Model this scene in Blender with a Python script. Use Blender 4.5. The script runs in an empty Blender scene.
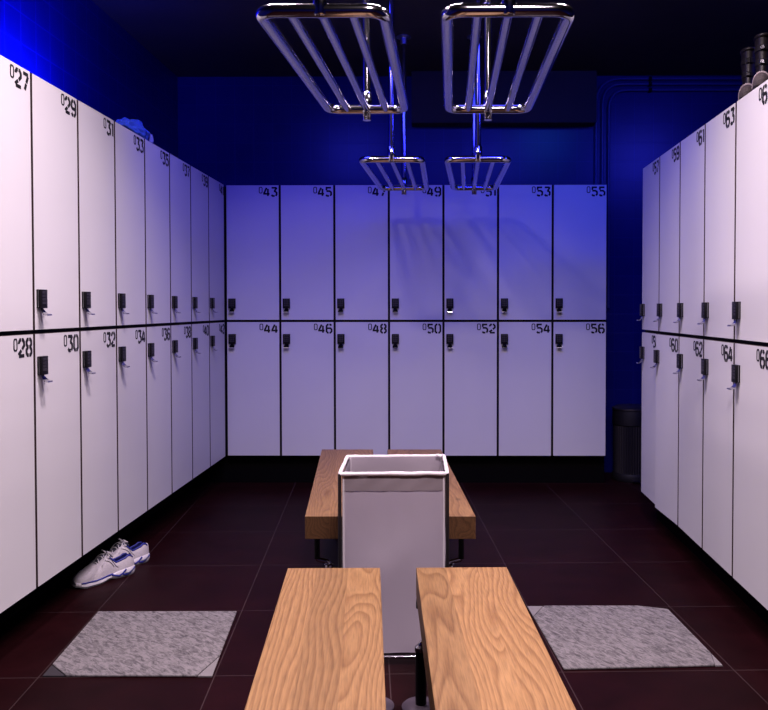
import bpy, bmesh, math, random
from mathutils import Vector, Matrix, noise
random.seed(7)
PI = math.pi
COL = bpy.context.scene.collection

# ------------------------------------------------------------------ helpers
def new_bm(): return bmesh.new()

def make(name, bm, mat, parent=None, loc=None, rot=None, smooth=None):
    """links a bmesh as ONE mesh object"""
    bmesh.ops.recalc_face_normals(bm, faces=bm.faces)
    me = bpy.data.meshes.new(name)
    bm.to_mesh(me); bm.free()
    mats = mat if isinstance(mat, (list, tuple)) else [mat]
    for m in mats: me.materials.append(m)
    if smooth:
        for p in me.polygons: p.use_smooth = True
        me.set_sharp_from_angle(angle=math.radians(smooth))
    o = bpy.data.objects.new(name, me)
    COL.objects.link(o)
    if parent: o.parent = parent
    if loc: o.location = loc
    if rot is not None: o.rotation_euler = (0, 0, rot) if not isinstance(rot, (tuple, list)) else rot
    return o

def tag(o, label, cat, group=None, kind=None):
    if label: o['label'] = label
    if cat: o['category'] = cat
    if group: o['group'] = group
    if kind: o['kind'] = kind
    return o

def thing(name, label, cat, loc=(0, 0, 0), rz=0, group=None):
    o = bpy.data.objects.new(name, None)
    o.empty_display_size = .1
    COL.objects.link(o)
    o.location = loc; o.rotation_euler = (0, 0, rz)
    return tag(o, label, cat, group)

def struct(name, bm, mat, **k):
    o = make(name, bm, mat, **k); o['kind'] = 'structure'; return o

def copy_tree(o, parent=None):
    c = o.copy(); COL.objects.link(c)
    if parent: c.parent = parent
    for ch in list(o.children): copy_tree(ch, c)
    return c

def box(bm, a, b, bev=0, seg=2):
    vs = [bm.verts.new((x, y, z)) for x in (a[0], b[0]) for y in (a[1], b[1]) for z in (a[2], b[2])]
    idx = [(0, 1, 3, 2), (4, 6, 7, 5), (0, 4, 5, 1), (2, 3, 7, 6), (0, 2, 6, 4), (1, 5, 7, 3)]
    fs = [bm.faces.new([vs[i] for i in f]) for f in idx]
    if bev:
        es = list({e for f in fs for e in f.edges})
        bmesh.ops.bevel(bm, geom=es, offset=bev, segments=seg, profile=.5, affect='EDGES')

def prism(bm, pts, z0, z1, bev=0, seg=2):
    lo = [bm.verts.new((p[0], p[1], z0)) for p in pts]
    hi = [bm.verts.new((p[0], p[1], z1)) for p in pts]
    n = len(pts); fs = [bm.faces.new(lo[::-1]), bm.faces.new(hi)]
    for i in range(n): fs.append(bm.faces.new((lo[i], lo[(i+1) % n], hi[(i+1) % n], hi[i])))
    if bev:
        es = list({e for f in fs for e in f.edges})
        bmesh.ops.bevel(bm, geom=es, offset=bev, segments=seg, profile=.5, affect='EDGES')

def fillet(pts, r, n=8, closed=False):
    pts = [Vector(p) for p in pts]; out = []; N = len(pts)
    for i, p in enumerate(pts):
        if not closed and i in (0, N-1): out.append(p); continue
        a = (pts[i-1]-p); b = (pts[(i+1) % N]-p)
        rr = min(r, a.length*.49, b.length*.49)
        a = p+a.normalized()*rr; b = p+b.normalized()*rr
        for k in range(n+1):
            t = k/n
            out.append(a*(1-t)**2+p*2*t*(1-t)*1.0+b*t*t)
    return out

def tube(bm, pts, r, seg=12, closed=False, caps=True):
    pts = [Vector(p) for p in pts]; N = len(pts)
    rr = r if isinstance(r, (list, tuple)) else [r]*N
    tans = []
    for i in range(N):
        if closed: t = pts[(i+1) % N]-pts[i-1]
        else: t = pts[min(i+1, N-1)]-pts[max(i-1, 0)]
        tans.append(t.normalized())
    up = Vector((0, 0, 1)) if abs(tans[0].z) < .9 else Vector((1, 0, 0))
    u = (up-tans[0]*up.dot(tans[0])).normalized()
    rings = []
    for i in range(N):
        u = (u-tans[i]*u.dot(tans[i])).normalized(); v = tans[i].cross(u)
        rings.append([bm.verts.new(pts[i]+(u*math.cos(2*PI*k/seg)+v*math.sin(2*PI*k/seg))*rr[i]) for k in range(seg)])
    for i in range(N if closed else N-1):
        A, B = rings[i], rings[(i+1) % N]
        for k in range(seg): bm.faces.new((A[k], A[(k+1) % seg], B[(k+1) % seg], B[k]))
    if caps and not closed:
        bm.faces.new(rings[0][::-1]); bm.faces.new(rings[-1])

def lathe(bm, prof, c=(0, 0), seg=40, close=False):
    rings = []
    for r, z in prof:
        rings.append([bm.verts.new((c[0]+r*math.cos(2*PI*k/seg), c[1]+r*math.sin(2*PI*k/seg), z)) for k in range(seg)])
    for A, B in zip(rings, rings[1:]):
        for k in range(seg): bm.faces.new((A[k], A[(k+1) % seg], B[(k+1) % seg], B[k]))
    bm.faces.new(rings[0][::-1]); bm.faces.new(rings[-1])

def loft(bm, rings, closed=True, cap=True):
    R = [[bm.verts.new(p) for p in ring] for ring in rings]
    n = len(R[0])
    for A, B in zip(R, R[1:]):
        for k in range(n if closed else n-1):
            bm.faces.new((A[k], A[(k+1) % n], B[(k+1) % n], B[k]))
    if cap and closed:
        bm.faces.new(R[0][::-1]); bm.faces.new(R[-1])
    return R

# ------------------------------------------------------------------ materials
def mat(name, col=(.5, .5, .5), rough=.5, metal=0, spec=.5, noise_amt=0, noise_scale=20, bump=0, bump_scale=60):
    m = bpy.data.materials.new(name); m.use_nodes = True
    nt = m.node_tree; b = nt.nodes['Principled BSDF']
    b.inputs['Base Color'].default_value = (*col, 1)
    b.inputs['Roughness'].default_value = rough
    b.inputs['Metallic'].default_value = metal
    b.inputs['Specular IOR Level'].default_value = spec
    tc = nt.nodes.new('ShaderNodeTexCoord')
    if noise_amt:
        n = nt.nodes.new('ShaderNodeTexNoise'); n.inputs['Scale'].default_value = noise_scale
        n.inputs['Detail'].default_value = 5
        nt.links.new(tc.outputs['Object'], n.inputs['Vector'])
        mx = nt.nodes.new('ShaderNodeMixRGB'); mx.blend_type = 'MULTIPLY'
        mx.inputs['Color1'].default_value = (*col, 1); mx.inputs['Fac'].default_value = noise_amt
        nt.links.new(n.outputs['Fac'], mx.inputs['Color2'])
        nt.links.new(mx.outputs['Color'], b.inputs['Base Color'])
    if bump:
        n2 = nt.nodes.new('ShaderNodeTexNoise'); n2.inputs['Scale'].default_value = bump_scale; n2.inputs['Detail'].default_value = 4
        nt.links.new(tc.outputs['Object'], n2.inputs['Vector'])
        bp = nt.nodes.new('ShaderNodeBump'); bp.inputs['Strength'].default_value = bump; bp.inputs['Distance'].default_value = .005
        nt.links.new(n2.outputs['Fac'], bp.inputs['Height']); nt.links.new(bp.outputs['Normal'], b.inputs['Normal'])
    return m

def tile_mat(name, col, col2, grout, pitch, gw, rough, axes='xz', rot=0, off=(0, 0), bump=.3, mottled=.35, spec=.3):
    """square tiles laid on two object axes"""
    m = bpy.data.materials.new(name); m.use_nodes = True
    nt = m.node_tree; L = nt.links; b = nt.nodes['Principled BSDF']
    tc = nt.nodes.new('ShaderNodeTexCoord')
    sx = nt.nodes.new('ShaderNodeSeparateXYZ'); L.new(tc.outputs['Object'], sx.inputs[0])
    cb = nt.nodes.new('ShaderNodeCombineXYZ')
    pick = {'x': 0, 'y': 1, 'z': 2}
    L.new(sx.outputs[pick[axes[0]]], cb.inputs[0]); L.new(sx.outputs[pick[axes[1]]], cb.inputs[1])
    sub = nt.nodes.new('ShaderNodeVectorMath'); sub.operation = 'SUBTRACT'; sub.inputs[1].default_value = (off[0], off[1], 0)
    L.new(cb.outputs[0], sub.inputs[0])
    ra, rb = rot if isinstance(rot, tuple) else (rot, rot)     # directions of the columns and of the rows
    mp = nt.nodes.new('ShaderNodeCombineXYZ')
    for k, v in enumerate(((math.cos(ra), math.sin(ra), 0), (-math.sin(rb), math.cos(rb), 0))):
        d = nt.nodes.new('ShaderNodeVectorMath'); d.operation = 'DOT_PRODUCT'; d.inputs[1].default_value = v
        L.new(sub.outputs[0], d.inputs[0]); L.new(d.outputs['Value'], mp.inputs[k])
    br = nt.nodes.new('ShaderNodeTexBrick')
    br.offset = 0; br.squash = 1
    br.inputs['Scale'].default_value = 1
    br.inputs['Brick Width'].default_value = pitch; br.inputs['Row Height'].default_value = pitch
    br.inputs['Mortar Size'].default_value = gw; br.inputs['Mortar Smooth'].default_value = .1
    br.inputs['Color1'].default_value = (*col, 1); br.inputs['Color2'].default_value = (*col2, 1); br.inputs['Mortar'].default_value = (*grout, 1)
    L.new(mp.outputs[0], br.inputs['Vector'])
    n = nt.nodes.new('ShaderNodeTexNoise'); n.inputs['Scale'].default_value = 5; n.inputs['Detail'].default_value = 8; n.inputs['Roughness'].default_value = .65
    L.new(tc.outputs['Object'], n.inputs['Vector'])
    rp = nt.nodes.new('ShaderNodeValToRGB'); rp.color_ramp.elements[0].position = .3; rp.color_ramp.elements[1].position = .75
    rp.color_ramp.elements[0].color = (.45, .45, .45, 1); rp.color_ramp.elements[1].color = (1.3, 1.25, 1.2, 1)
    L.new(n.outputs['Fac'], rp.inputs[0])
    mx = nt.nodes.new('ShaderNodeMixRGB'); mx.blend_type = 'MULTIPLY'; mx.inputs['Fac'].default_value = mottled
    L.new(br.outputs['Color'], mx.inputs['Color1']); L.new(rp.outputs[0], mx.inputs['Color2'])
    L.new(mx.outputs[0], b.inputs['Base Color'])
    b.inputs['Roughness'].default_value = rough; b.inputs['Specular IOR Level'].default_value = spec
    bp = nt.nodes.new('ShaderNodeBump'); bp.inputs['Strength'].default_value = bump; bp.inputs['Distance'].default_value = .003; bp.invert = True
    L.new(br.outputs['Fac'], bp.inputs['Height']); L.new(bp.outputs[0], b.inputs['Normal'])
    return m

def wood_mat(name, seed, light, mid, dark, lam=.1):
    """plain-sawn oak glued from long staves (object x across, y along the grain)"""
    m = bpy.data.materials.new(name); m.use_nodes = True
    nt = m.node_tree; L = nt.links; b = nt.nodes['Principled BSDF']
    N = lambda t: nt.nodes.new(t)
    def mth(op, a, c=None, d=None):
        n = N('ShaderNodeMath'); n.operation = op
        for i, v in enumerate((a, c, d)):
            if v is None: continue
            if isinstance(v, (int, float)): n.inputs[i].default_value = v
            else: L.new(v, n.inputs[i])
        return n.outputs[0]
    tc = N('ShaderNodeTexCoord'); sp = N('ShaderNodeSeparateXYZ'); L.new(tc.outputs['Object'], sp.inputs[0])
    X, Y, Z = sp.outputs
    idx = mth('FLOOR', mth('DIVIDE', mth('ADD', X, .003), lam))
    wn = N('ShaderNodeTexWhiteNoise'); wn.noise_dimensions = '1D'
    L.new(mth('ADD', idx, seed*7.31), wn.inputs['W'])
    wc = N('ShaderNodeSeparateColor'); L.new(wn.outputs['Color'], wc.inputs[0])
    # stretched warp noise, shifted per stave
    cb = N('ShaderNodeCombineXYZ')
    L.new(mth('ADD', mth('MULTIPLY', X, 8), mth('MULTIPLY', wc.outputs[0], 40)), cb.inputs[0])
    L.new(mth('ADD', mth('MULTIPLY', Y, 1.5), mth('MULTIPLY', wc.outputs[1], 40)), cb.inputs[1])
    L.new(mth('MULTIPLY', Z, 9), cb.inputs[2])
    nz = N('ShaderNodeTexNoise'); nz.inputs['Scale'].default_value = 1; nz.inputs['Detail'].default_value = 1.2; nz.inputs['Roughness'].default_value = .3
    L.new(cb.outputs[0], nz.inputs['Vector'])
    rings = mth('ADD', mth('MULTIPLY', nz.outputs['Fac'], mth('ADD', 5, mth('MULTIPLY', wc.outputs[0], 10))), mth('MULTIPLY', X, mth('MULTIPLY', wc.outputs[1], 70)))
    tri = mth('PINGPONG', rings, .5)
    saw = mth('FRACT', rings)
    rp = N('ShaderNodeValToRGB'); cr = rp.color_ramp
    cr.elements[0].position = 0; cr.elements[0].color = (*light, 1)
    cr.elements[1].position = 1; cr.elements[1].color = (*light, 1)
    for pos, c in ((.45, mid), (.82, dark), (.9, mid)):
        e = cr.elements.new(pos); e.color = (*c, 1)
    L.new(saw, rp.inputs[0])
    # fine pores
    cb2 = N('ShaderNodeCombineXYZ'); L.new(mth('MULTIPLY', X, 260), cb2.inputs[0]); L.new(mth('MULTIPLY', Y, 14), cb2.inputs[1]); L.new(mth('MULTIPLY', Z, 200), cb2.inputs[2])
    n2 = N('ShaderNodeTexNoise'); n2.inputs['Scale'].default_value = 1; n2.inputs['Detail'].default_value = 3
    L.new(cb2.outputs[0], n2.inputs['Vector'])
    pr = N('ShaderNodeMapRange'); pr.inputs['From Min'].default_value = .3; pr.inputs['From Max'].default_value = .6; pr.inputs['To Min'].default_value = .72; pr.inputs['To Max'].default_value = 1.04
    L.new(n2.outputs['Fac'], pr.inputs['Value'])
    tone = mth('MULTIPLY', pr.outputs[0], mth('ADD', .80, mth('MULTIPLY', wc.outputs[2], .34)))
    mx = N('ShaderNodeMixRGB'); mx.blend_type = 'MULTIPLY'; mx.inputs['Fac'].default_value = 1
    L.new(rp.outputs[0], mx.inputs['Color1']); L.new(tone, mx.inputs['Color2'])
    # a few knots
    vc = N('ShaderNodeCombineXYZ'); L.new(mth('MULTIPLY', X, 5), vc.inputs[0]); L.new(mth('ADD', mth('MULTIPLY', Y, 2.2), seed), vc.inputs[1])
    vo = N('ShaderNodeTexVoronoi'); vo.inputs['Scale'].default_value = 1; L.new(vc.outputs[0], vo.inputs['Vector'])
    kr = N('ShaderNodeMapRange'); kr.inputs['From Min'].default_value = .03; kr.inputs['From Max'].default_value = .075; kr.inputs['To Min'].default_value = .55; kr.inputs['To Max'].default_value = 1
    L.new(vo.outputs['Distance'], kr.inputs['Value'])
    mx2 = N('ShaderNodeMixRGB'); mx2.blend_type = 'MULTIPLY'; mx2.inputs['Fac'].default_value = 1
    L.new(mx.outputs[0], mx2.inputs['Color1']); L.new(kr.outputs[0], mx2.inputs['Color2'])
    L.new(mx2.outputs[0], b.inputs['Base Color'])
    b.inputs['Roughness'].default_value = .5; b.inputs['Specular IOR Level'].default_value = .3
    bp = N('ShaderNodeBump'); bp.inputs['Strength'].default_value = .12; bp.inputs['Distance'].default_value = .002
    L.new(n2.outputs['Fac'], bp.inputs['Height']); L.new(bp.outputs[0], b.inputs['Normal'])
    return m

def mat_floor_mat(name, ang):
    """grey felted mat: short diagonal streaks"""
    m = bpy.data.materials.new(name); m.use_nodes = True
    nt = m.node_tree; L = nt.links; b = nt.nodes['Principled BSDF']
    tc = nt.nodes.new('ShaderNodeTexCoord')
    mp = nt.nodes.new('ShaderNodeMapping'); mp.inputs['Scale'].default_value = (24, 70, 30)
    m0 = nt.nodes.new('ShaderNodeMapping'); m0.inputs['Rotation'].default_value = (0, 0, ang)
    L.new(tc.outputs['Object'], m0.inputs[0]); L.new(m0.outputs[0], mp.inputs[0])
    n = nt.nodes.new('ShaderNodeTexNoise'); n.inputs['Scale'].default_value = 1; n.inputs['Detail'].default_value = 6; n.inputs['Roughness'].default_value = .7; n.inputs['Distortion'].default_value = .8
    L.new(mp.outputs[0], n.inputs['Vector'])
    rp = nt.nodes.new('ShaderNodeValToRGB'); rp.color_ramp.elements[0].position = .36; rp.color_ramp.elements[1].position = .58
    rp.color_ramp.elements[0].color = (.05, .046, .048, 1); rp.color_ramp.elements[1].color = (.185, .172, .172, 1)
    L.new(n.outputs['Fac'], rp.inputs[0]); L.new(rp.outputs[0], b.inputs['Base Color'])
    b.inputs['Roughness'].default_value = .9
    bp = nt.nodes.new('ShaderNodeBump'); bp.inputs['Strength'].default_value = .6; bp.inputs['Distance'].default_value = .004
    L.new(n.outputs['Fac'], bp.inputs['Height']); L.new(bp.outputs[0], b.inputs['Normal'])
    return m

M_DOOR = mat('white_laminate', (.55, .545, .545), .5, spec=.3, noise_amt=.06, noise_scale=3)
M_EDGE = mat('dark_edge_banding', (.035, .02, .02), .6, spec=.2, noise_amt=.1)
M_BLACK = mat('black_carcass', (.006, .005, .006), .7, spec=.1, noise_amt=.2)
M_NUM = mat('black_lettering', (.008, .008, .01), .6, spec=.2, noise_amt=.1)
M_LOCK = mat('black_plastic', (.005, .0045, .006), .45, spec=.15, noise_amt=.2, noise_scale=80)
M_KEY = mat('grey_keys', (.022, .019, .024), .45, noise_amt=.2)
M_CHROME = mat('chrome', (.48, .47, .51), .12, 1, noise_amt=.04, noise_scale=9)
M_STEEL = mat('dull_steel', (.45, .45, .47), .34, 1, noise_amt=.1)
GRID_A = (math.radians(5.0), math.radians(1.7))
M_FLOOR = tile_mat('dark_floor_tiles', (.0100, .0018, .0026), (.0116, .0022, .0030), (.036, .022, .023), .618, .0022, .5, 'xy', GRID_A, (-.176, 2.838), .25, .7, .05)
M_WALL = tile_mat('blue_wall_tiles', (.002, .004, .085), (.0025, .0045, .094), (.0035, .006, .115), .15, .003, .3, 'xz', 0, (.04, .06), .2, .2)
M_WALLX = tile_mat('blue_wall_tiles_side', (.002, .004, .085), (.0025, .0045, .094), (.006, .009, .16), .15, .003, .3, 'yz', 0, (.09, .06), .2, .2)
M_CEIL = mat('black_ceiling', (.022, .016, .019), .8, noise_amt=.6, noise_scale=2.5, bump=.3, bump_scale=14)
M_PLINTH = mat('black_plinth', (.002, .0016, .002), .7, spec=.04, noise_amt=.2)
M_RUBBER = mat('black_rubber', (.006, .005, .006), .6, spec=.2, noise_amt=.3, noise_scale=60)
M_BAG = mat('white_nylon', (.55, .50, .55), .55, spec=.3, noise_amt=.08, noise_scale=6, bump=.15, bump_scale=300)
def translucent(m, k):
    nt = m.node_tree; b = nt.nodes['Principled BSDF']; out = [n for n in nt.nodes if n.type == 'OUTPUT_MATERIAL'][0]
    t = nt.nodes.new('ShaderNodeBsdfTranslucent'); t.inputs['Color'].default_value = b.inputs['Base Color'].default_value
    mx = nt.nodes.new('ShaderNodeMixShader'); mx.inputs[0].default_value = k
    nt.links.new(b.outputs[0], mx.inputs[1]); nt.links.new(t.outputs[0], mx.inputs[2]); nt.links.new(mx.outputs[0], out.inputs[0])
translucent(M_BAG, .45)
M_BAGRIM = mat('white_webbing', (.68, .64, .66), .6, noise_amt=.12, noise_scale=30)
M_MAT = mat_floor_mat('grey_felt_mat', 1.02); M_MATL = mat_floor_mat('grey_felt_mat_left', .70)
M_MATED = mat('pale_mat_backing', (.19, .177, .177), .85, noise_amt=.2, noise_scale=40)
M_MATDK = mat('dark_mat_corner', (.02, .016, .02), .85, noise_amt=.2, noise_scale=40)

# ------------------------------------------------------------------ room shell
CEIL = 3.13; XW = -2.06; YB = 6.385; XR = 3.3; YF = -1.6
def slab(name, a, b, m):
    bm = new_bm(); box(bm, a, b); return struct(name, bm, m)
slab('floor', (XW-.1, YF-.1, -.1), (XR+.1, YB+.1, 0), M_FLOOR)
slab('ceiling', (XW-.1, YF-.1, CEIL), (XR+.1, YB+.1, CEIL+.1), M_CEIL)
slab('wall_left', (XW-.1, YF, 0), (XW, YB, CEIL), M_WALLX)
slab('wall_right', (XR, YF, 0), (XR+.1, YB, CEIL), M_WALLX)
slab('wall_back', (XW-.1, YB, 0), (XR+.1, YB+.1, CEIL), M_WALL)
slab('wall_front', (XW-.1, YF-.1, 0), (XR+.1, YF, CEIL), M_WALL)

# ------------------------------------------------------------------ numerals (stencil, chamfered)
SEG = {  # polylines in a 1 x 1.5 cell, already broken by stencil gaps
 '0': [[(.42, 0), (.22, 0), (0, .25), (0, 1.25), (.22, 1.5), (.42, 1.5)], [(.58, 1.5), (.78, 1.5), (1, 1.25), (1, .25), (.78, 0), (.58, 0)]],
 '1': [[(.3, 0), (.3, 1.5)], [(0, 1.3), (.16, 1.44)]],
 '2': [[(0, 1.14), (0, 1.25), (.22, 1.5), (.42, 1.5)], [(.58, 1.5), (.78, 1.5), (1, 1.25), (1, .95), (.62, .62)], [(.46, .5), (0, .2), (0, .12)], [(0, 0), (1, 0)]],
 '3': [[(0, 1.5), (.85, 1.5), (.95, 1.4), (.62, .95)], [(.46, .85), (.72, .85), (1, .62), (1, .25), (.8, .02)], [(.62, 0), (.2, 0), (0, .22)]],
 '4': [[(.50, 1.5), (.0, .52), (.0, .4), (.58, .4)], [(.76, 1.3), (.76, 0)], [(.76, .4), (1.08, .4)]],
 '5': [[(.98, 1.5), (.1, 1.5), (.06, 1.05)], [(.06, .88), (.7, .88), (1, .65), (1, .25), (.8, .02)], [(.6, 0), (.2, 0), (0, .2)]],
 '6': [[(.95, 1.3), (.78, 1.5), (.55, 1.5)], [(.4, 1.5), (.22, 1.5), (0, 1.25), (0, .25), (.22, 0), (.42, 0)], [(.58, 0), (.78, 0), (1, .25), (1, .6), (.78, .82), (.16, .82)]],
 '7': [[(0, 1.5), (.98, 1.5)], [(.95, 1.34), (.62, .7)], [(.56, .58), (.3, 0)]],
 '8': [[(.42, .8), (.25, .8), (.03, 1.0), (.03, 1.3), (.22, 1.5), (.42, 1.5)], [(.58, 1.5), (.78, 1.5), (.97, 1.3), (.97, 1.0), (.75, .8), (.58, .8)],
       [(.25, .74), (0, .5), (0, .22), (.22, 0), (.42, 0)], [(.58, 0), (.78, 0), (1, .22), (1, .5), (.75, .74)]],
 '9': [[(.84, .7), (.22, .7), (0, .9), (0, 1.25), (.22, 1.5), (.42, 1.5)], [(.58, 1.5), (.78, 1.5), (1, 1.25), (1, .25), (.78, 0), (.6, 0)], [(.44, 0), (.22, 0), (.05, .2)]],
}
ZERO_THIN = [[(.5, 0), (.2, 0), (0, .2), (0, 1.3), (.2, 1.5), (.8, 1.5), (1, 1.3), (1, .2), (.8, 0), (.5, 0)]]
def stroke(bm, pl, w, y0, y1):
    """flat mitred stroke in the x-z plane, y0..y1 thick (towards -y)"""
    P = [Vector((p[0], p[1])) for p in pl]; n = len(P)
    loop = (P[0]-P[-1]).length < 1e-6
    if loop: P = P[:-1]; n -= 1
    Lf, Rt = [], []
    for i in range(n):
        if loop: d1 = (P[i]-P[i-1]).normalized(); d2 = (P[(i+1) % n]-P[i]).normalized()
        else:
            d2 = (P[min(i+1, n-1)]-P[min(i, n-2)]).normalized(); d1 = (P[max(i, 1)]-P[max(i-1, 0)]).normalized()
        t = (d1+d2).normalized(); nn = Vector((-t.y, t.x)); k = min(1/max(nn.dot(Vector((-d1.y, d1.x))), .4), 1.6)
        Lf.append(P[i]+nn*w/2*k); Rt.append(P[i]-nn*w/2*k)
    def V(p, y): return bm.verts.new((p.x, y, p.y))
    a = [V(p, y1) for p in Lf]; b = [V(p, y1) for p in Rt]; c = [V(p, y0) for p in Lf]; d = [V(p, y0) for p in Rt]
    for i in range(n if loop else n-1):
        j = (i+1) % n
        bm.faces.new((a[i], a[j], b[j], b[i])); bm.faces.new((c[i], d[i], d[j], c[j]))
        bm.faces.new((a[i], c[i], c[j], a[j])); bm.faces.new((b[i], b[j], d[j], d[i]))
    if not loop:
        bm.faces.new((a[0], b[0], d[0], c[0])); bm.faces.new((a[-1], c[-1], d[-1], b[-1]))

def number_bm(num, xr, zt):
    """superscript thin 0 and two bold digits, right edge xr, top zt"""
    bm = new_bm(); dw, dh, st = .037, .060, .0132
    sx, sz = dw, dh/1.5
    wd = lambda c: dw*(.3 if c == '1' else 1.0)
    x2 = xr-st/2-wd(num[1]); x1 = x2-wd(num[0])-st-.0045; z = zt-st/2-dh
    for ch, x in ((num[0], x1), (num[1], x2)):
        for pl in SEG[ch]: stroke(bm, [(x+p[0]*sx, z+p[1]*sz) for p in pl], st, 0, -.0012)
    w0, h0 = .021, .042; x0 = x1-st/2-.008-w0; z0 = zt-.003-h0
    for pl in ZERO_THIN: stroke(bm, [(x0+p[0]*w0, z0+p[1]*h0/1.5) for p in pl], .0062, 0, -.0012)
    return bm

# ------------------------------------------------------------------ lockers
LW, LH, LD = .4, .995, .42
def carcass_bm():
    bm = new_bm(); t = .016; y0 = .022
    box(bm, (.001, y0, 0), (.001+t, LD, LH)); box(bm, (LW-.001-t, y0, 0), (LW-.001, LD, LH))
    box(bm, (.001+t, y0, 0), (LW-.001-t, LD, t)); box(bm, (.001+t, y0, LH-t), (LW-.001-t, LD, LH))
    box(bm, (.001+t, LD-t, t), (LW-.001-t, LD, LH-t))
    return bm
def door_bm(z0, z1):
    bm = new_bm(); box(bm, (0, 0, z0), (LW-.014, .02, z1), .0012, 1)
    bm.normal_update()
    for f in bm.faces:
        if abs(f.normal.y) < .9: f.material_index = 1       # dark edge banding
    return bm
def lock_bm():      # local: x 0...052, z 0...073, sits on the door, stands out to -y
    bm = new_bm()
    box(bm, (0, -.006, 0), (.052, 0, .073), .001, 1)             # back plate
    box(bm, (.002, -.0085, .002), (.050, -.006, .071))           # neck (shadow gap)
    box(bm, (0, -.019, 0), (.052, -.0085, .073), .002, 2)        # front housing
    return bm
def trimline_bm():
    bm = new_bm(); box(bm, (-.0004, -.0080, .003), (.0524, -.0064, .070)); return bm
def keypad_bm():
    bm = new_bm()
    for r in range(4):
        for c in range(3):
            box(bm, (.009+c*.0125, -.0205, .016+r*.0135), (.0185+c*.0125, -.019, .0255+r*.0135), .0006, 1)
    return bm
def latch_bm():     # chrome tongue curling out below the housing
    bm = new_bm(); rings = []
    prof = [(-.007, .004), (-.009, -.003), (-.014, -.012), (-.022, -.020), (-.030, -.0235), (-.038, -.0235)]
    for i, (y, z) in enumerate(prof):
        w = (.010, .012, .016, .020, .020, .019)[i]
        rings.append([(.026-w, y, z), (.026+w, y, z), (.026+w, y-.001, z-.0055), (.026-w, y-.001, z-.0055)])
    loft(bm, rings)
    return bm

meshes = dict(carcass=carcass_bm(), lock=lock_bm(), keypad=keypad_bm(), latch=latch_bm(), lock_trim=trimline_bm())
def mesh_once(key, bm, m, smooth=None):
    o = make(key, bm, m, smooth=smooth); me = o.data; bpy.data.objects.remove(o); return me
ME = {'carcass': mesh_once('carcass', meshes['carcass'], M_BLACK),
      'lock': mesh_once('lock', meshes['lock'], M_LOCK, 30),
      'keypad': mesh_once('keypad', meshes['keypad'], M_KEY),
      'latch': mesh_once('latch', meshes['latch'], M_CHROME, 40),
      'lock_trim': mesh_once('lock_trim', meshes['lock_trim'], M_STEEL),
      'door_up': mesh_once('door', door_bm(.0075, LH), [M_DOOR, M_EDGE]),
      'door_low': mesh_once('door', door_bm(0, LH-.0075), [M_DOOR, M_EDGE])}
def child(name, me, parent, loc=(0, 0, 0), rz=0):
    o = bpy.data.objects.new(name, me); COL.objects.link(o); o.parent = parent; o.location = loc; o.rotation_euler = (0, 0, rz); return o

def locker(num, loc, rz, upper, label, group, ajar=0):
    t = thing('locker', label, 'locker', loc, rz, group)
    child('carcass', ME['carcass'], t)
    # the door turns about its hinge on the right-hand edge
    hx = LW-.007
    d = child('door', ME['door_up' if upper else 'door_low'], t)
    d.data.name = 'door'
    zt = (LH if upper else LH-.0075)-.0125
    nb = make('door_number', number_bm(num, LW-.014-.009, zt), M_NUM, d)
    lz = .092 if upper else LH-.096-.073
    lk = child('lock', ME['lock'], t)
    child('lock_trim', ME['lock_trim'], lk); child('keypad', ME['keypad'], lk)
    la = child('latch', ME['latch'], lk); la['label'] = 'chrome latch tongue'
    R = Matrix.Rotation(ajar, 4, 'Z')
    def place(o, x, y, z):
        p = Matrix.Translation((hx, 0, 0)) @ R @ Vector((x-hx, y, z)); o.location = p; o.rotation_euler = (0, 0, ajar)
    place(d, .007, 0, 0); place(lk, .021, 0, lz)
    return t

TOPZ, MIDZ = 2.206, 1.211
pos_word = {}
ZL = TOPZ-2*LH
XLF, YLE = -1.570, 5.896           # left row: front plane, far end
AL, AR = .003, .010
for i in range(8):
    y0 = YLE-(8-i)*LW               # near edge of the column
    up, lo = 27+2*i, 28+2*i; xl = XLF+AL*(YLE-y0); rl = PI/2+AL
    locker('%02d' % up, (xl, y0, ZL+LH), rl, True, 'white locker numbered 0%d, upper row along the left wall' % up, 'upper lockers along the left wall')
    locker('%02d' % lo, (xl, y0, ZL), rl, False, 'white locker numbered 0%d, lower row along the left wall' % lo, 'lower lockers along the left wall')
XBF, YBF = -1.566, 5.917
for i in range(7):
    up, lo = 43+2*i, 44+2*i
    locker('%02d' % up, (XBF+i*LW, YBF, ZL+LH), 0, True, 'blue-lit white locker numbered 0%d, upper row at the back' % up, 'upper lockers across the back')
    locker('%02d' % lo, (XBF+i*LW, YBF, ZL), 0, False, 'white locker numbered 0%d, lower row at the back' % lo, 'lower lockers across the back')
ZR = ZL-.047; XRF, YRE = 1.252, 4.977
for i in range(5):
    up, lo = 57+2*i, 58+2*i; xr = XRF-AR*i*LW; rr = -PI/2-AR
    locker('%02d' % up, (xr, YRE-i*LW, ZR+LH), rr, True, 'white locker numbered 0%d, upper row on the right' % up, 'upper lockers on the right')
    if lo == 60: lab = 'white locker numbered 060 with its door slightly ajar, lower row on the right'
    elif lo == 58: lab = 'white locker at the far end of the right lower row, its number half hidden'
    else: lab = 'white locker numbered 0%d, lower row on the right' % lo
    locker('%02d' % lo, (xr, YRE-i*LW, ZR), rr, False, lab, 'lower lockers on the right', ajar=math.radians(2.6) if lo == 60 else 0)
slab('dark_band_box', (-.21, YB-.14, 2.735), (1.215, YB-.001, CEIL-.001), M_CEIL)   # shallow dark box added to darken the wall over the back row
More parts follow.
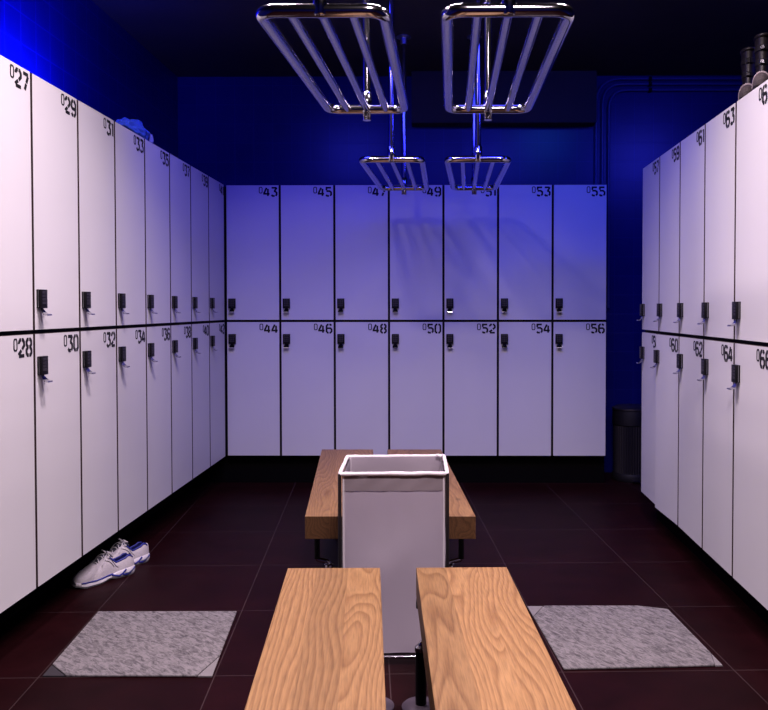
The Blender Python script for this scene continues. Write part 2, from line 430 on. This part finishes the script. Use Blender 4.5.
# plinths and corner filler
slab('baseboard_left', (XW+.001, YLE-8*LW, 0), (XLF-.24, YLE, ZL-.002), M_PLINTH)
slab('baseboard_back', (XBF-.48, YBF+.08, 0), (XBF+7*LW, YB-.001, ZL-.002), M_PLINTH)
slab('baseboard_right', (XRF+.10, YRE-5*LW, 0), (XRF+LD, YRE, ZR-.002), M_PLINTH)
slab('trim_1', (XW+.001, YLE+.002, ZL), (XBF-.012, YB-.001, TOPZ-.004), M_BLACK)

# ------------------------------------------------------------------ benches
OAK_L, OAK_M, OAK_D = (.27, .152, .060), (.235, .128, .049), (.172, .086, .031)
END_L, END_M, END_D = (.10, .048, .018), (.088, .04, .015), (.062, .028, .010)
M_FOOT = mat('grey_foot_metal', (.075, .058, .078), .5, .3, noise_amt=.15)
def bench(label, planks, seed, leg_ys, cxf, rz):
    """planks: list of four ground corners (near-left, near-right, far-right, far-left)"""
    c0 = planks[0][0]
    base = Vector((cxf(leg_ys[0]), leg_ys[0], 0))
    t = thing('bench', label, 'bench', base, 0, 'slatted oak benches')
    for k, q in enumerate(planks):
        o0 = Vector((q[0][0], q[0][1], 0)); ang = math.atan2(-(q[3][0]-q[0][0]), q[3][1]-q[0][1])
        inv = Matrix.Rotation(-ang, 3, 'Z')
        pts = [tuple((inv @ (Vector((p[0], p[1], 0))-o0))[:2]) for p in q]
        bm = new_bm(); prism(bm, pts, .356, .45, .002, 2); bm.normal_update()
        for f in bm.faces:
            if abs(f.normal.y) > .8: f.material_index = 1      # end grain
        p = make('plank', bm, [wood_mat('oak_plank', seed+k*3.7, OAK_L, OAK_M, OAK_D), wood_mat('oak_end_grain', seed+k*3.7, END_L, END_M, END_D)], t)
        p.location = o0-base; p.rotation_euler = (0, 0, ang)
    for j, y in enumerate(leg_ys):
        cx = cxf(y)
        out = 1 if j == len(leg_ys)-1 else -1
        for s in (-1, 1):
            bm = new_bm(); box(bm, (cx+s*.19-.13, y-.022, .330), (cx+s*.19+.13, y+.022, .3555), .003, 1)
            b = make('bracket', bm, M_BLACK, t); b.location = -base
        for s in (-1, 1):
            for dx in (.075, .26):
                x = cx+s*dx
                bm = new_bm(); tube(bm, [(x, y, .008), (x, y, .19)], .018, 16); tube(bm, [(x+s*.05, y, .226), (x+s*.05, y, .331)], .012, 14)
                lg = make('leg', bm, M_RUBBER, t, smooth=40); lg.location = -base
                bm = new_bm(); lathe(bm, [(.062, 0), (.063, .004), (.059, .008), (.02, .012)], (x, y), 32)
                ft = make('foot_plate', bm, M_FOOT, lg, smooth=40); ft['label'] = 'round grey foot plate'
                bm = new_bm()
                tube(bm, fillet([(x, y, .186), (x, y, .212), (x+s*.05, y, .222), (x+s*.05, y, .24)], .022, 6), .010, 12)
                lathe(bm, [(.02, .186), (.02, .2), (.014, .205)], (x, y), 24)
                cl = make('collar', bm, M_CHROME, lg, smooth=40); cl['label'] = 'chrome elbow collar'
    return t
k1 = -.083
def L1(x, y, ya): return (x+k1*(y-ya)*-1, y)
def ext(pn, pf, yn):   # extend the line far->near to the depth yn
    f = (yn-pf[1])/(pn[1]-pf[1]); return (pf[0]+(pn[0]-pf[0])*f, yn)
p1 = [[ext((-.413, 1.685), (-.496, 2.62), 1.07), ext((-.112, 1.687), (-.193, 2.626), 1.07), (-.193, 2.626), (-.496, 2.62)],
      [ext((-.008, 1.688), (-.075, 2.628), 1.07), ext((.292, 1.689), (.223, 2.634), 1.07), (.223, 2.634), (-.075, 2.628)]]
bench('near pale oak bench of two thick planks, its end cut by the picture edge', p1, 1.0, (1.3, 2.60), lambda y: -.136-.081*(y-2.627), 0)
p2 = [[(-.549, 3.279), (-.243, 3.280), (-.398, 4.85), (-.708, 4.849)],
      [(-.155, 3.281), (.151, 3.282), (.013, 4.852), (-.311, 4.85)]]
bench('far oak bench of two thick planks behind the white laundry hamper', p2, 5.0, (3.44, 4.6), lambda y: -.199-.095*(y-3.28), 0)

# ------------------------------------------------------------------ laundry hamper
M_DARKST = mat('dark_steel', (.05, .045, .05), .35, .8, noise_amt=.1)
def hamper():
    t = thing('laundry_hamper', 'white fabric laundry hamper on a thin metal frame between the two benches', 'laundry hamper', (-.17, 3.09, 0), .03)
    w, d, zt, zb = .196, .172, .70, .026
    bm = new_bm(); r = .0065
    for sx in (-1, 1):
        for sy in (-1, 1):
            tube(bm, [(sx*w, sy*d, .0), (sx*w, sy*d, zt)], r, 12)
    o = make('frame', bm, M_DARKST, t, smooth=40); o['label'] = 'dark thin metal uprights'
    bm = new_bm()
    tube(bm, fillet([(-w, -d, zb), (w, -d, zb), (w, d, zb), (-w, d, zb)], .012, 4, True), .0062, 10, True)
    make('bottom_rail', bm, M_CHROME, t, smooth=40)
    # bag: a sagging cloth box, open at the top
    bm = new_bm(); n = 28; rows = 34
    wi, di = w-.014, d-.012
    per = []
    for a, b in (((-wi, -di), (wi, -di)), ((wi, -di), (wi, di)), ((wi, di), (-wi, di)), ((-wi, di), (-wi, -di))):
        for k in range(n): per.append((a[0]+(b[0]-a[0])*k/n, a[1]+(b[1]-a[1])*k/n, k/n))
    def pt(x, y, s, z, inset=0):
        fz = (z-zb)/(zt-zb)
        q = Vector((x, y, z)); mid = 4*s*(1-s)
        bulge = .010*mid*math.sin(PI*min(1, fz*1.02))
        nn = noise.noise(Vector((x*5+3, y*5, z*4)))*.011+noise.noise(Vector((x*15, y*15+z*4, z*7)))*.003
        nx, ny = (x/wi if abs(abs(x)-wi) < 1e-6 else 0), (y/di if abs(abs(y)-di) < 1e-6 else 0)
        k = (bulge+nn*mid**.5*min(1, (1-fz)*6))-inset
        return (x+nx*k, y+ny*k, z)
    for inset, zlow in ((0, zb+.012),):
        R = []
        for j in range(rows+1):
            z = zlow+(zt-.002-zlow)*j/rows
            R.append([bm.verts.new(pt(x, y, s, z, inset)) for x, y, s in per])
        m4 = len(per)
        for A, B in zip(R, R[1:]):
            for k in range(m4): bm.faces.new((A[k], A[(k+1) % m4], B[(k+1) % m4], B[k]))
        bm.faces.new(R[0])
    bg = make('bag', bm, M_BAG, t, smooth=60)
    # folded-over cuff below the rim
    bm = new_bm(); R = []
    for j in range(7):
        z = zt-.002-.062*j/6
        R.append([bm.verts.new(pt(x, y, s, z, -.0045-.001*math.sin(s*23+j))) if True else None for x, y, s in per])
    for A, B in zip(R, R[1:]):
        for k in range(len(per)): bm.faces.new((A[k], A[(k+1) % len(per)], B[(k+1) % len(per)], B[k]))
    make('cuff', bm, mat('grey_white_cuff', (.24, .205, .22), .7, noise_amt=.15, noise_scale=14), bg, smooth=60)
    # padded rim sleeve
    bm = new_bm(); base = fillet([(-w, -d, zt), (w, -d, zt), (w, d, zt), (-w, d, zt)], .008, 3, True)
    pts = []
    for i in range(len(base)):
        a, b = base[i], base[(i+1) % len(base)]; k = max(1, int((b-a).length/.012))
        for q in range(k): pts.append(a+(b-a)*q/k)
    rad = [.0074+.0018*noise.noise(p*45) for p in pts]; pts = [p+Vector((0, 0, .0022*noise.noise(p*14))) for p in pts]
    tube(bm, pts, rad, 10, True)
    rm = make('rim_sleeve', bm, M_BAGRIM, t, smooth=60); rm['label'] = 'bright white padded rim'
    # corner piping
    for sx in (-1, 1):
        for sy in (-1, 1):
            bm = new_bm(); tube(bm, [(sx*(wi+.001), sy*(di+.002), zb+.01), (sx*(wi+.001), sy*(di+.002), zt-.004)], .0042, 8)
            make('piping', bm, M_BAGRIM, bg, smooth=40)
    bm = new_bm()
    for a in (0, .5): tube(bm, fillet([(w-.02, d-.012, zt+.004), (w-.035+a*.02, d-.03, zt+.014), (w-.015, d-.035+a*.015, zt+.003), (w-.008, d-.01, zt+.008)], .01, 4), .0032, 6)
    make('tie', bm, M_BAGRIM, rm, smooth=60)
hamper()

# ------------------------------------------------------------------ hanging chrome racks
RZ = 2.115
def rack(label, fl, fr, bl, br):
    """fl.. : corner centres (x, y) front-left, front-right, back-left, back-right"""
    fc = Vector(((fl[0]+fr[0])/2, (fl[1]+fr[1])/2, RZ)); bc = Vector(((bl[0]+br[0])/2, (bl[1]+br[1])/2, RZ))
    base = Vector((bc.x, bc.y, CEIL))
    t = thing('hanging_rack', label, 'rack', base, 0, 'chrome racks hung from the ceiling')
    V = lambda p: Vector((p[0], p[1], RZ))-base
    loop = [V(fl), V(fr), V(br), V(bl)]
    bm = new_bm(); tube(bm, fillet(loop, .055, 8, True), .0185, 18, True)
    make('frame', bm, M_CHROME, t, smooth=60)
    for k in (.25, .5, .75):
        a = V(fl).lerp(V(fr), k); b = V(bl).lerp(V(br), k)
        bm = new_bm(); tube(bm, [a, a.lerp(b, .33), a.lerp(b, .66), b], .0145, 14)
        make('rail', bm, M_CHROME, t, smooth=60)
    f = fc-base; b = bc-base
    # rear post goes through the back rail with a short tip
    for e, tip in ((f, .0), (b, .045)):
        off = Vector((0, .0, 0))
        bm = new_bm(); tube(bm, [(e.x, e.y, -.012), (e.x, e.y, e.z/2), (e.x, e.y, e.z-tip)], .0165, 18)
        ps = make('post', bm, M_CHROME, t, smooth=60)
        bm = new_bm(); lathe(bm, [(.05, -.001), (.05, -.008), (.024, -.012), (.021, -.05), (.017, -.052)], (e.x, e.y), 28)
        make('ceiling_flange', bm, M_STEEL, ps, smooth=40)
        bm = new_bm(); lathe(bm, [(.017, e.z+.07), (.0215, e.z+.066), (.0215, e.z-.012), (.017, e.z-.016)], (e.x, e.y), 24)
        make('sleeve', bm, M_CHROME, ps, smooth=50)
rack('large chrome ceiling rack nearest the camera, left of centre', (-.494, 2.22), (-.152, 2.22), (-.450, 3.31), (-.138, 3.31))
rack('large chrome ceiling rack nearest the camera, right of centre', (.022, 2.22), (.362, 2.22), (.040, 3.31), (.362, 3.31))
rack('smaller-looking far chrome ceiling rack in front of locker 049', (-.424, 4.41), (-.092, 4.41), (-.388, 5.46), (-.082, 5.46))
rack('smaller-looking far chrome ceiling rack in front of locker 051', (.046, 4.41), (.382, 4.41), (.098, 5.46), (.380, 5.46))

# ------------------------------------------------------------------ floor mats
def lerp2(a, b, t): return (a[0]+(b[0]-a[0])*t, a[1]+(b[1]-a[1])*t)
def floor_mat(label, q, cuts, patches, surf):
    """q: near-left, near-right, far-right, far-left; cuts {corner: (toward previous, toward next)}"""
    cen = (sum(p[0] for p in q)/4, sum(p[1] for p in q)/4)
    t = thing('floor_mat', label, 'mat', (cen[0], cen[1], 0), 0, 'grey mats either side of the near bench')
    pts = []; tri = {}
    for i in range(4):
        if i in cuts:
            a = lerp2(q[i], q[i-1], cuts[i][0]); b = lerp2(q[i], q[(i+1) % 4], cuts[i][1])
            pts += [a, b]; tri[i] = [a, q[i], b]
        else: pts.append(q[i])
    bm = new_bm(); prism(bm, [(p[0]-cen[0], p[1]-cen[1]) for p in pts], .0012, .009, .002, 1)
    make('mat_surface', bm, surf, t)
    for i, m, lab in patches:
        a, c, b = tri[i]; sh = .012
        c2 = c; mid = ((a[0]+b[0])/2, (a[1]+b[1])/2)
        g = [lerp2(p, c, .06) for p in (a, b)]
        bm = new_bm(); prism(bm, [(p[0]-cen[0], p[1]-cen[1]) for p in (g[0], c, g[1])], .0012, .006)
        o = make('corner_patch', bm, m, t); o['label'] = lab
mL = [(-1.399, 2.805), (-.800, 2.806), (-.864, 3.408), (-1.456, 3.404)]
floor_mat('grey felted square mat on the floor left of the near bench', mL, {0: (.15, .14), 1: (.09, .28)}, [(0, M_MATDK, 'dark folded corner'), (1, M_MATED, 'pale corner')], M_MATL)
mR = [(.449, 2.868), (1.030, 2.902), (.983, 3.484), (.385, 3.480)]
floor_mat('grey felted square mat on the floor right of the near bench', mR, {3: (.12, .20), 2: (.07, .20), 1: (.05, .18)}, [(3, M_MATED, 'pale corner'), (1, M_MATED, 'pale corner')], M_MAT)

# ------------------------------------------------------------------ trainers
M_SHOE = mat('white_shoe_mesh', (.50, .47, .47), .65, noise_amt=.25, noise_scale=90, bump=.3, bump_scale=200)
M_SHOEB = mat('blue_shoe_trim', (.012, .018, .19), .5, noise_amt=.15)
M_SHOEL = mat('blue_shoe_lining', (.010, .016, .17), .8, noise_amt=.2)
M_SOLE = mat('white_shoe_sole', (.58, .56, .56), .5, noise_amt=.1)
M_OUT = mat('grey_outsole', (.22, .23, .24), .7, noise_amt=.2)
M_LACE = mat('white_lace', (.52, .5, .5), .7, noise_amt=.2, noise_scale=120)
M_TONG = mat('dark_tongue', (.05, .05, .07), .8, noise_amt=.2)
def interp(tab, t):
    for (a, va), (b, vb) in zip(tab, tab[1:]):
        if t <= b:
            k = (t-a)/(b-a); k = k*k*(3-2*k); return va+(vb-va)*k
    return tab[-1][1]
SL = .305
WID = [(0, .018), (.04, .028), (.14, .034), (.4, .035), (.68, .049), (.84, .047), (.94, .037), (1, .02)]
TOP = [(0, .088), (.1, .112), (.2, .096), (.32, .088), (.42, .122), (.52, .114), (.68, .09), (.84, .072), (.94, .062), (1, .040)]
CEN = [(0, 0), (.4, .004), (.75, .0), (1, -.012)]
def shoe_ring(t, off=0, n=18, base=.022):
    w = interp(WID, t)-off; h = interp(TOP, t)-off; c = interp(CEN, t); ring = []
    for k in range(n+1):
        a = PI*k/n; ca, sa = math.cos(a), math.sin(a)
        x = w*math.copysign(abs(ca)**.62, ca)*(1-.22*max(0, sa)**2*min(1, h/.07))
        z = base+(h-base)*abs(sa)**.72
        ring.append((c+x, t*SL, z))
    return ring
def trainer(label, loc, rz, mir):
    t = thing('running_shoe', label, 'shoe', loc, rz, 'pair of running shoes under the left lockers')
    sx = -1 if mir else 1
    T = [0, .015, .04, .08, .12, .17, .22, .27, .32, .37, .42, .46, .5, .55, .6, .65, .7, .75, .8, .85, .89, .93, .96, .98, 1]
    n = 18
    def skin(off, openr, lo=0):
        bm = new_bm(); R = []
        for q in T: R.append([bm.verts.new((sx*p[0], p[1], p[2])) for p in shoe_ring(q, off, n)])
        for i in range(len(T)-1):
            tm = (T[i]+T[i+1])/2
            for k in range(n):
                if .05 < tm < .41 and openr[0] <= k < openr[1]: continue
                if .41 < tm < .67 and 7 <= k < 11 and openr[2]: continue
                bm.faces.new((R[i][k], R[i][k+1], R[i+1][k+1], R[i+1][k]))
        bm.faces.new(R[0]); bm.faces.new(R[-1][::-1])
        return bm
    u = make('upper', skin(0, (5, 13, True)), M_SHOE, t, smooth=50)
    make('lining', skin(.0035, (6, 12, False)), M_SHOEL, t, smooth=50)
    # padded collar roll
    cp = []
    for q in T:
        if .04 <= q <= .43: cp.append(Vector((sx*shoe_ring(q, .001, n)[5][0], q*SL, shoe_ring(q, .001, n)[5][2])))
    cq = []
    for q in T[::-1]:
        if .04 <= q <= .43: cq.append(Vector((sx*shoe_ring(q, .001, n)[13][0], q*SL, shoe_ring(q, .001, n)[13][2])))
    bm = new_bm(); tube(bm, cp+cq, .0048, 8, True); make('collar', bm, M_SHOEB, u, smooth=60)
    # tongue
    bm = new_bm(); rings = []
    for q in (.36, .42, .48, .55, .62, .67):
        h = interp(TOP, q); c = interp(CEN, q); lift = .012 if q < .4 else .001
        rings.append([(sx*(c-.017), q*SL, h-.006+lift), (sx*c, q*SL, h-.001+lift), (sx*(c+.017), q*SL, h-.006+lift), (sx*(c+.015), q*SL, h-.011+lift), (sx*(c-.015), q*SL, h-.011+lift)])
    loft(bm, rings); make('tongue', bm, M_TONG, t, smooth=60)
    # laces and bow
    bm = new_bm()
    for i, q in enumerate((.44, .49, .54, .59, .64)):
        h = interp(TOP, q); c = interp(CEN, q); dq = .02*(-1)**i
        tube(bm, [(sx*(c-.024), (q-dq)*SL, h-.010), (sx*(c-.008), (q-dq*.3)*SL, h+.003), (sx*(c+.008), (q+dq*.3)*SL, h+.003), (sx*(c+.024), (q+dq)*SL, h-.010)], .0026, 6)
    h = interp(TOP, .44); y = .44*SL
    for s in (-1, 1):
        tube(bm, fillet([(0, y, h+.003), (s*.018, y+.01, h+.02), (s*.042, y+.004, h+.012), (s*.03, y-.012, h+.004), (0, y, h+.004)], .012, 5), .0024, 6)
        tube(bm, fillet([(0, y, h+.003), (s*.03, y+.022, h-.002), (s*.043, y+.045, h-.034)], .015, 5), .0022, 6)
    make('laces', bm, M_LACE, t, smooth=60)
    # sole: midsole, blue line, outsole
    def outline(grow, seg=T):
        return [(sx*(interp(CEN, q)+interp(WID, q)+grow), q*SL) for q in seg]+[(sx*(interp(CEN, q)-interp(WID, q)-grow), q*SL) for q in seg[::-1]]
        # midsole: thick heel, arched waist, thin forefoot turning up at the toe
    HI = [(0, .040), (.2, .038), (.45, .028), (.7, .024), (.9, .026), (1, .032)]
    LO = [(0, .010), (.06, .004), (.3, .004), (.45, .011), (.58, .004), (.85, .004), (1, .016)]
    def ring2(g, f):
        return [(p[0], p[1], interp(LO, min(1, p[1]/SL))+(interp(HI, min(1, p[1]/SL))-interp(LO, min(1, p[1]/SL)))*f) for p in outline(g)]
    bm = new_bm(); loft(bm, [ring2(.002, 0), ring2(.007, .25), ring2(.006, .8), ring2(.001, 1)]); so = make('sole', bm, M_SOLE, t, smooth=45)
    bm = new_bm(); loft(bm, [[(p[0], p[1], max(0, p[2]-.004)) for p in ring2(.001, 0)], ring2(.0035, .02), ring2(.004, .12)]); make('outsole', bm, M_OUT, so, smooth=45)
    bm = new_bm()
    for s in (-1, 1):
        # blue line under the upper, dropping into two heel loops
        def side(q, f, e=.0068): return (sx*(interp(CEN, q)+s*(interp(WID, q)+e)), q*SL, interp(LO, q)+(interp(HI, q)-interp(LO, q))*f)
        tube(bm, [side(q, .97, .003) for q in (.4, .5, .6, .7, .8, .88, .94)], .0042, 6)
        tube(bm, [side(q, f) for q, f in ((.42, .85), (.36, .5), (.30, .3), (.24, .5), (.18, .95))], .0042, 6)
        tube(bm, [side(q, f) for q, f in ((.24, .35), (.18, .2), (.12, .35), (.07, .6), (.02, .8))], .0042, 6)
    make('stripe', bm, M_SHOEB, so, smooth=60)
    bm = new_bm()
    for s in (-1, 1):
        tube(bm, [side(q, f, .0075) for q, f in ((.20, .45), (.15, .42), (.10, .55), (.06, .7))], .003, 6)
    make('heel_cushion', bm, M_OUT, so, smooth=60)
    bm = new_bm()
    for s in (-1, 1):
        for q0 in (.3, .37):
            pts = []
            for k in range(6):
                q = q0+.16*k/5; ring = shoe_ring(q, -.0008, n); i = 2+k*.7 if s > 0 else n-2-k*.7; i0 = int(i); f = i-i0
                a = Vector(ring[i0]).lerp(Vector(ring[min(i0+1, n)]), f); pts.append((sx*a.x, a.y, a.z))
            tube(bm, pts, .0018, 6)
    make('side_flash', bm, M_STEEL, u, smooth=60)
    return t
def dirz(dx, dy): return math.atan2(-dx, dy)
trainer('nearer white and blue running shoe on the floor below locker 032', (-1.515, 3.943, 0), dirz(-.62, -.785), False)
trainer('farther white and blue running shoe, partly hidden behind the nearer one', (-1.512, 4.135, 0), dirz(-.62, -.785), True)

# ------------------------------------------------------------------ cloth bundle on the left lockers
def bundle():
    t = thing('cloth_bundle', 'crumpled bright blue cloth bundle lying on top of locker 033', 'cloth', (-1.665, 4.35, TOPZ))
    bm = new_bm(); bmesh.ops.create_icosphere(bm, subdivisions=5, radius=1)
    for v in bm.verts:
        p = v.co.copy()
        f = 1+.22*noise.noise(p*1.7)+.12*noise.noise(p*4.2+Vector((3, 1, 2)))+.05*abs(noise.noise(p*9))
        taper = 1 if p.y > 0 else 1-.45*(-p.y)
        z = max(-.55, p.z*f*taper)
        v.co = Vector((p.x*.08*f, p.y*.19*f, (z+.55)*.072))
    make('cloth', bm, mat('bright_blue_cloth', (.04, .12, .5), .8, noise_amt=.3, noise_scale=14), t, smooth=80)
    bm = new_bm()
    pts = [(.03-.0*k, .20+.03*math.sin(k*.9), .008+.012*k) for k in range(6)]
    tube(bm, [(.05, .155, .01), (.055, .175, .035), (.05, .18, .06), (.02, .165, .08), (-.03, .14, .09)], [.010, .014, .014, .012, .008], 10)
    o = make('hem', bm, mat('pale_hem', (.2, .22, .42), .8, noise_amt=.2), t, smooth=60); o['label'] = 'pale rolled hem'
    bm = new_bm()
    tube(bm, fillet([(-.01, .02, .095), (.0, .06, .13), (.0, .11, .125), (-.01, .15, .08)], .03, 5), .012, 8)
    o = make('strap', bm, M_RUBBER, t, smooth=60); o['label'] = 'black strap'
bundle()

# ------------------------------------------------------------------ boots on the right lockers
M_BOOT = mat('black_boot_leather', (.007, .005, .0055), .45, spec=.25, noise_amt=.3, noise_scale=30)
M_TREAD = mat('grey_boot_fabric', (.05, .036, .036), .8, noise_amt=.8, noise_scale=70, bump=.6, bump_scale=80)
M_WELT = mat('pale_boot_rim', (.20, .16, .165), .5, noise_amt=.2)
def boot(label, loc, rz, tilt):
    t = thing('boot', label, 'boot', loc, rz, 'black boots on the right lockers'); t.scale = (.66, .82, 1.08)
    # local: heel at y=0, toe at y=.27
    def foot(q, grow=0):
        w = interp([(0, .030), (.15, .038), (.5, .038), (.78, .047), (.93, .036), (1, .016)], q)+grow
        h = interp([(0, .11), (.3, .115), (.5, .10), (.7, .078), (.9, .062), (1, .038)], q)+grow
        return [( w*math.cos(a)*(1 if math.sin(a) > 0 else .98), q*.27, .022+max(0, math.sin(a))**.7*(h-.022) if math.sin(a) > 0 else .022) for a in [2*PI*k/24 for k in range(24)]]
    bm = new_bm(); loft(bm, [foot(q) for q in (0, .03, .08, .15, .25, .35, .45, .55, .65, .75, .85, .92, .97, 1)])
    R = []
    for z, c, a, b in ((.05, .075, .040, .072), (.09, .07, .042, .068), (.13, .066, .045, .062), (.17, .06, .049, .062), (.21, .056, .052, .064), (.235, .055, .053, .066)):
        R.append([(a*math.cos(2*PI*k/24), c+b*math.sin(2*PI*k/24), z) for k in range(24)])
    loft(bm, R)
    u = make('boot_upper', bm, M_BOOT, t, smooth=50)
    bm = new_bm(); loft(bm, [foot(q, .0035) for q in (.72, .78, .85, .92, .97, 1.0, 1.012)]); o = make('toe_cap', bm, M_TREAD, t, smooth=50); o['label'] = 'textured grey toe cap'
    bm = new_bm(); ring = foot(.72, .005)[0:13]; tube(bm, ring, .0048, 8); o = make('rim', bm, M_WELT, t, smooth=60); o['label'] = 'pale rim over the toe cap'
    bm = new_bm(); S = [0, .1, .3, .5, .7, .85, .95, 1]
    out = [(foot(q, .004)[0][0], q*.275-.003) for q in S]+[(foot(q, .004)[12][0], q*.275-.003) for q in S[::-1]]
    prism(bm, out, 0, .022); make('sole', bm, M_RUBBER, t)
    for z, c, a, b in ((.135, .066, .047, .064), (.19, .058, .0525, .0655)):
        bm = new_bm(); rings = [[(a*math.cos(2*PI*k/24)*(1+e), c+b*math.sin(2*PI*k/24)*(1+e), z+dz) for k in range(24)] for dz, e in ((-.011, 0), (-.009, .05), (.009, .05), (.011, 0))]
        loft(bm, rings, cap=False); s = make('strap', bm, M_RUBBER, t, smooth=50)
        bm = new_bm(); box(bm, (-.012, c+b+.002, z-.008), (.014, c+b+.009, z+.008), .002, 1); k = make('buckle', bm, M_CHROME, s); k['label'] = 'small bright buckle'
    bm = new_bm(); tube(bm, [(.053*math.cos(2*PI*k/24), .055+.066*math.sin(2*PI*k/24), .237) for k in range(24)], .007, 8, True); make('cuff', bm, M_BOOT, t, smooth=60)
TOPR = ZR+2*LH
boot('black buckled boot on the right lockers, farther of the pair', (1.372, 3.580, TOPR), 2.70, 0)
boot('black buckled boot on the right lockers, nearer one at the picture edge', (1.362, 3.405, TOPR), 2.70, 0)

# ------------------------------------------------------------------ conduit pipes on the back wall
M_PIPE = mat('blue_grey_pipe', (.035, .042, .16), .4, .2, noise_amt=.1)
for k, (x, z, rad, lab) in enumerate(((1.235, 3.10, .20, 'outermost of the three bent conduit pipes on the back wall'), (1.285, 3.058, .16, 'middle of the three bent conduit pipes on the back wall'), (1.335, 3.012, .15, 'innermost of the three bent conduit pipes on the back wall'))):
    t = thing('conduit_pipe', lab, 'pipe', (x, YB-.022, 0), 0, 'conduit pipes on the back wall')
    bm = new_bm(); tube(bm, fillet([(0, 0, TOPZ-.9+k*.0), (0, 0, z), (XR-x-.002, 0, z)], rad, 12), .0105, 12)
    make('pipe', bm, M_PIPE, t, smooth=60)
    bm = new_bm(); box(bm, (1.655-x-.013, -.0165, z-.0165), (1.655-x+.013, .021, z+.0165), .003, 1)
    make('clamp', bm, M_BLACK, t)

# ------------------------------------------------------------------ pedal bin beyond the right lockers
def bin_():
    t = thing('waste_bin', 'dark ribbed metal waste bin on the floor in the gap beside locker 056', 'bin', (1.475, 6.13, 0))
    bm = new_bm(); R = []; n = 96
    for z, r in ((.06, .138), (.42, .142)):
        R.append([((r+.003*math.cos(PI*k))*math.cos(2*PI*k/n), (r+.003*math.cos(PI*k))*math.sin(2*PI*k/n), z) for k in range(n)])
    loft(bm, R); make('body', bm, mat('dark_ribbed_metal', (.05, .045, .05), .4, .8, noise_amt=.2), t)
    bm = new_bm(); lathe(bm, [(.145, 0), (.15, .01), (.15, .05), (.143, .06)], (0, 0), 48); b = make('base_ring', bm, M_RUBBER, t, smooth=40)
    bm = new_bm(); box(bm, (-.035, -.185, .012), (.035, -.145, .022), .003, 1); make('pedal', bm, M_CHROME, b)
    bm = new_bm(); lathe(bm, [(.144, .42), (.15, .425), (.15, .53), (.148, .535)], (0, 0), 48); make('collar', bm, M_RUBBER, t, smooth=40)
    bm = new_bm(); lathe(bm, [(.153, .535), (.155, .54), (.153, .548), (.12, .562), (.05, .57), (.0, .571)][:-1], (0, 0), 48); make('lid', bm, M_DARKST, t, smooth=40)
bin_()

# ------------------------------------------------------------------ lights
def area(name, loc, target, size, power, color, spread=PI, shape='DISK'):
    l = bpy.data.lights.new(name, 'AREA'); l.shape = shape; l.size = size; l.energy = power; l.color = color; l.spread = spread
    o = bpy.data.objects.new(name, l); COL.objects.link(o); o.location = loc
    d = Vector(target)-Vector(loc); o.rotation_euler = d.to_track_quat('-Z', 'Y').to_euler(); return o
WHITE = (1.0, .80, .90); BLUE = (.03, .035, 1.0)
def area2(name, loc, rot, sx, sy, power, color, spread=PI):
    o = area(name, loc, (loc[0], loc[1]+.0001, 0), sx, power, color, spread, 'RECTANGLE'); o.data.size_y = sy; o.rotation_euler = rot; return o
def lamp(name, x, y, z, size, power, color, spread, tilt=0):
    o = area(name, (x, y, z), (x, y+.0001, 0), size, power, color, math.radians(spread)); o.rotation_euler = (math.radians(tilt), 0, 0); return o
lamp('ceiling_lamp_white_left', -.72, 2.75, 3.11, .25, 55, WHITE, 148)
lamp('ceiling_lamp_white_right', .72, 2.75, 3.11, .25, 31, WHITE, 138)
lamp('ceiling_lamp_white_middle', -.1, 3.1, 3.11, .3, 26, WHITE, 120)
lamp('ceiling_lamp_white_rear', .3, .8, 3.11, .5, 118, WHITE, 150)
lamp('ceiling_lamp_blue_left', -.9, 4.0, 3.05, .6, 15, BLUE, 120, 45)
lamp('ceiling_lamp_blue_middle', 0, 3.4, 3.05, .8, 13, BLUE, 170, 45)
lamp('ceiling_lamp_blue_right', .6, 3.7, 3.05, .6, 13, BLUE, 120, 45)
lamp('ceiling_lamp_blue_far', 1.05, 4.6, 3.05, .4, 4.4, (.02, .12, 1), 120, 40)
o = area('added_wall_wash_blue', (-1.80, 3.42, 2.235), (-2.06, 3.42, 2.50), .06, 115, BLUE, PI, 'RECTANGLE')   # unseen blue light added behind the left locker tops to brighten the wall
o.data.size_y = 1.5
d = Vector((-.70, 0, .714)); zx = -d; yy = Vector((0, 1, 0)); xx = yy.cross(zx)
o.rotation_euler = Matrix((xx, yy, zx)).transposed().to_euler()
area('ceiling_lamp_blue_passage', (2.3, 3.4, 3.10), (1.8, 6.3, 1.9), .5, 30, BLUE, math.radians(150))

w = bpy.data.worlds.new('World'); bpy.context.scene.world = w; w.use_nodes = True
w.node_tree.nodes['Background'].inputs[0].default_value = (0, 0, .01, 1)

# ------------------------------------------------------------------ camera
rx, rot_y, rot_z, F, CX, CY = -.0232, .0067, .0003, 805.5, 433.43, 327.46
right = Vector((.99997751, .00669119, -.00045534)); up = Vector((.00029999, .02319993, .9997308)); fwd = Vector((-.00669995, .99970845, -.0231974))
cam = bpy.data.cameras.new('Camera'); co = bpy.data.objects.new('Camera', cam); COL.objects.link(co)
cam.sensor_fit = 'HORIZONTAL'; cam.sensor_width = 36; cam.lens = F*36/768
cam.shift_x = (384-CX)/768; cam.shift_y = (CY-355)/768
cam.clip_start = .05
mw = Matrix((( right.x, up.x, -fwd.x, 0), (right.y, up.y, -fwd.y, 0), (right.z, up.z, -fwd.z, 1.3), (0, 0, 0, 1)))
co.matrix_world = mw
sc = bpy.context.scene; sc.camera = co
vs = sc.view_settings; vs.view_transform = 'Standard'; vs.look = 'None'; vs.gamma = 1; vs.exposure = 0; vs.use_curve_mapping = False
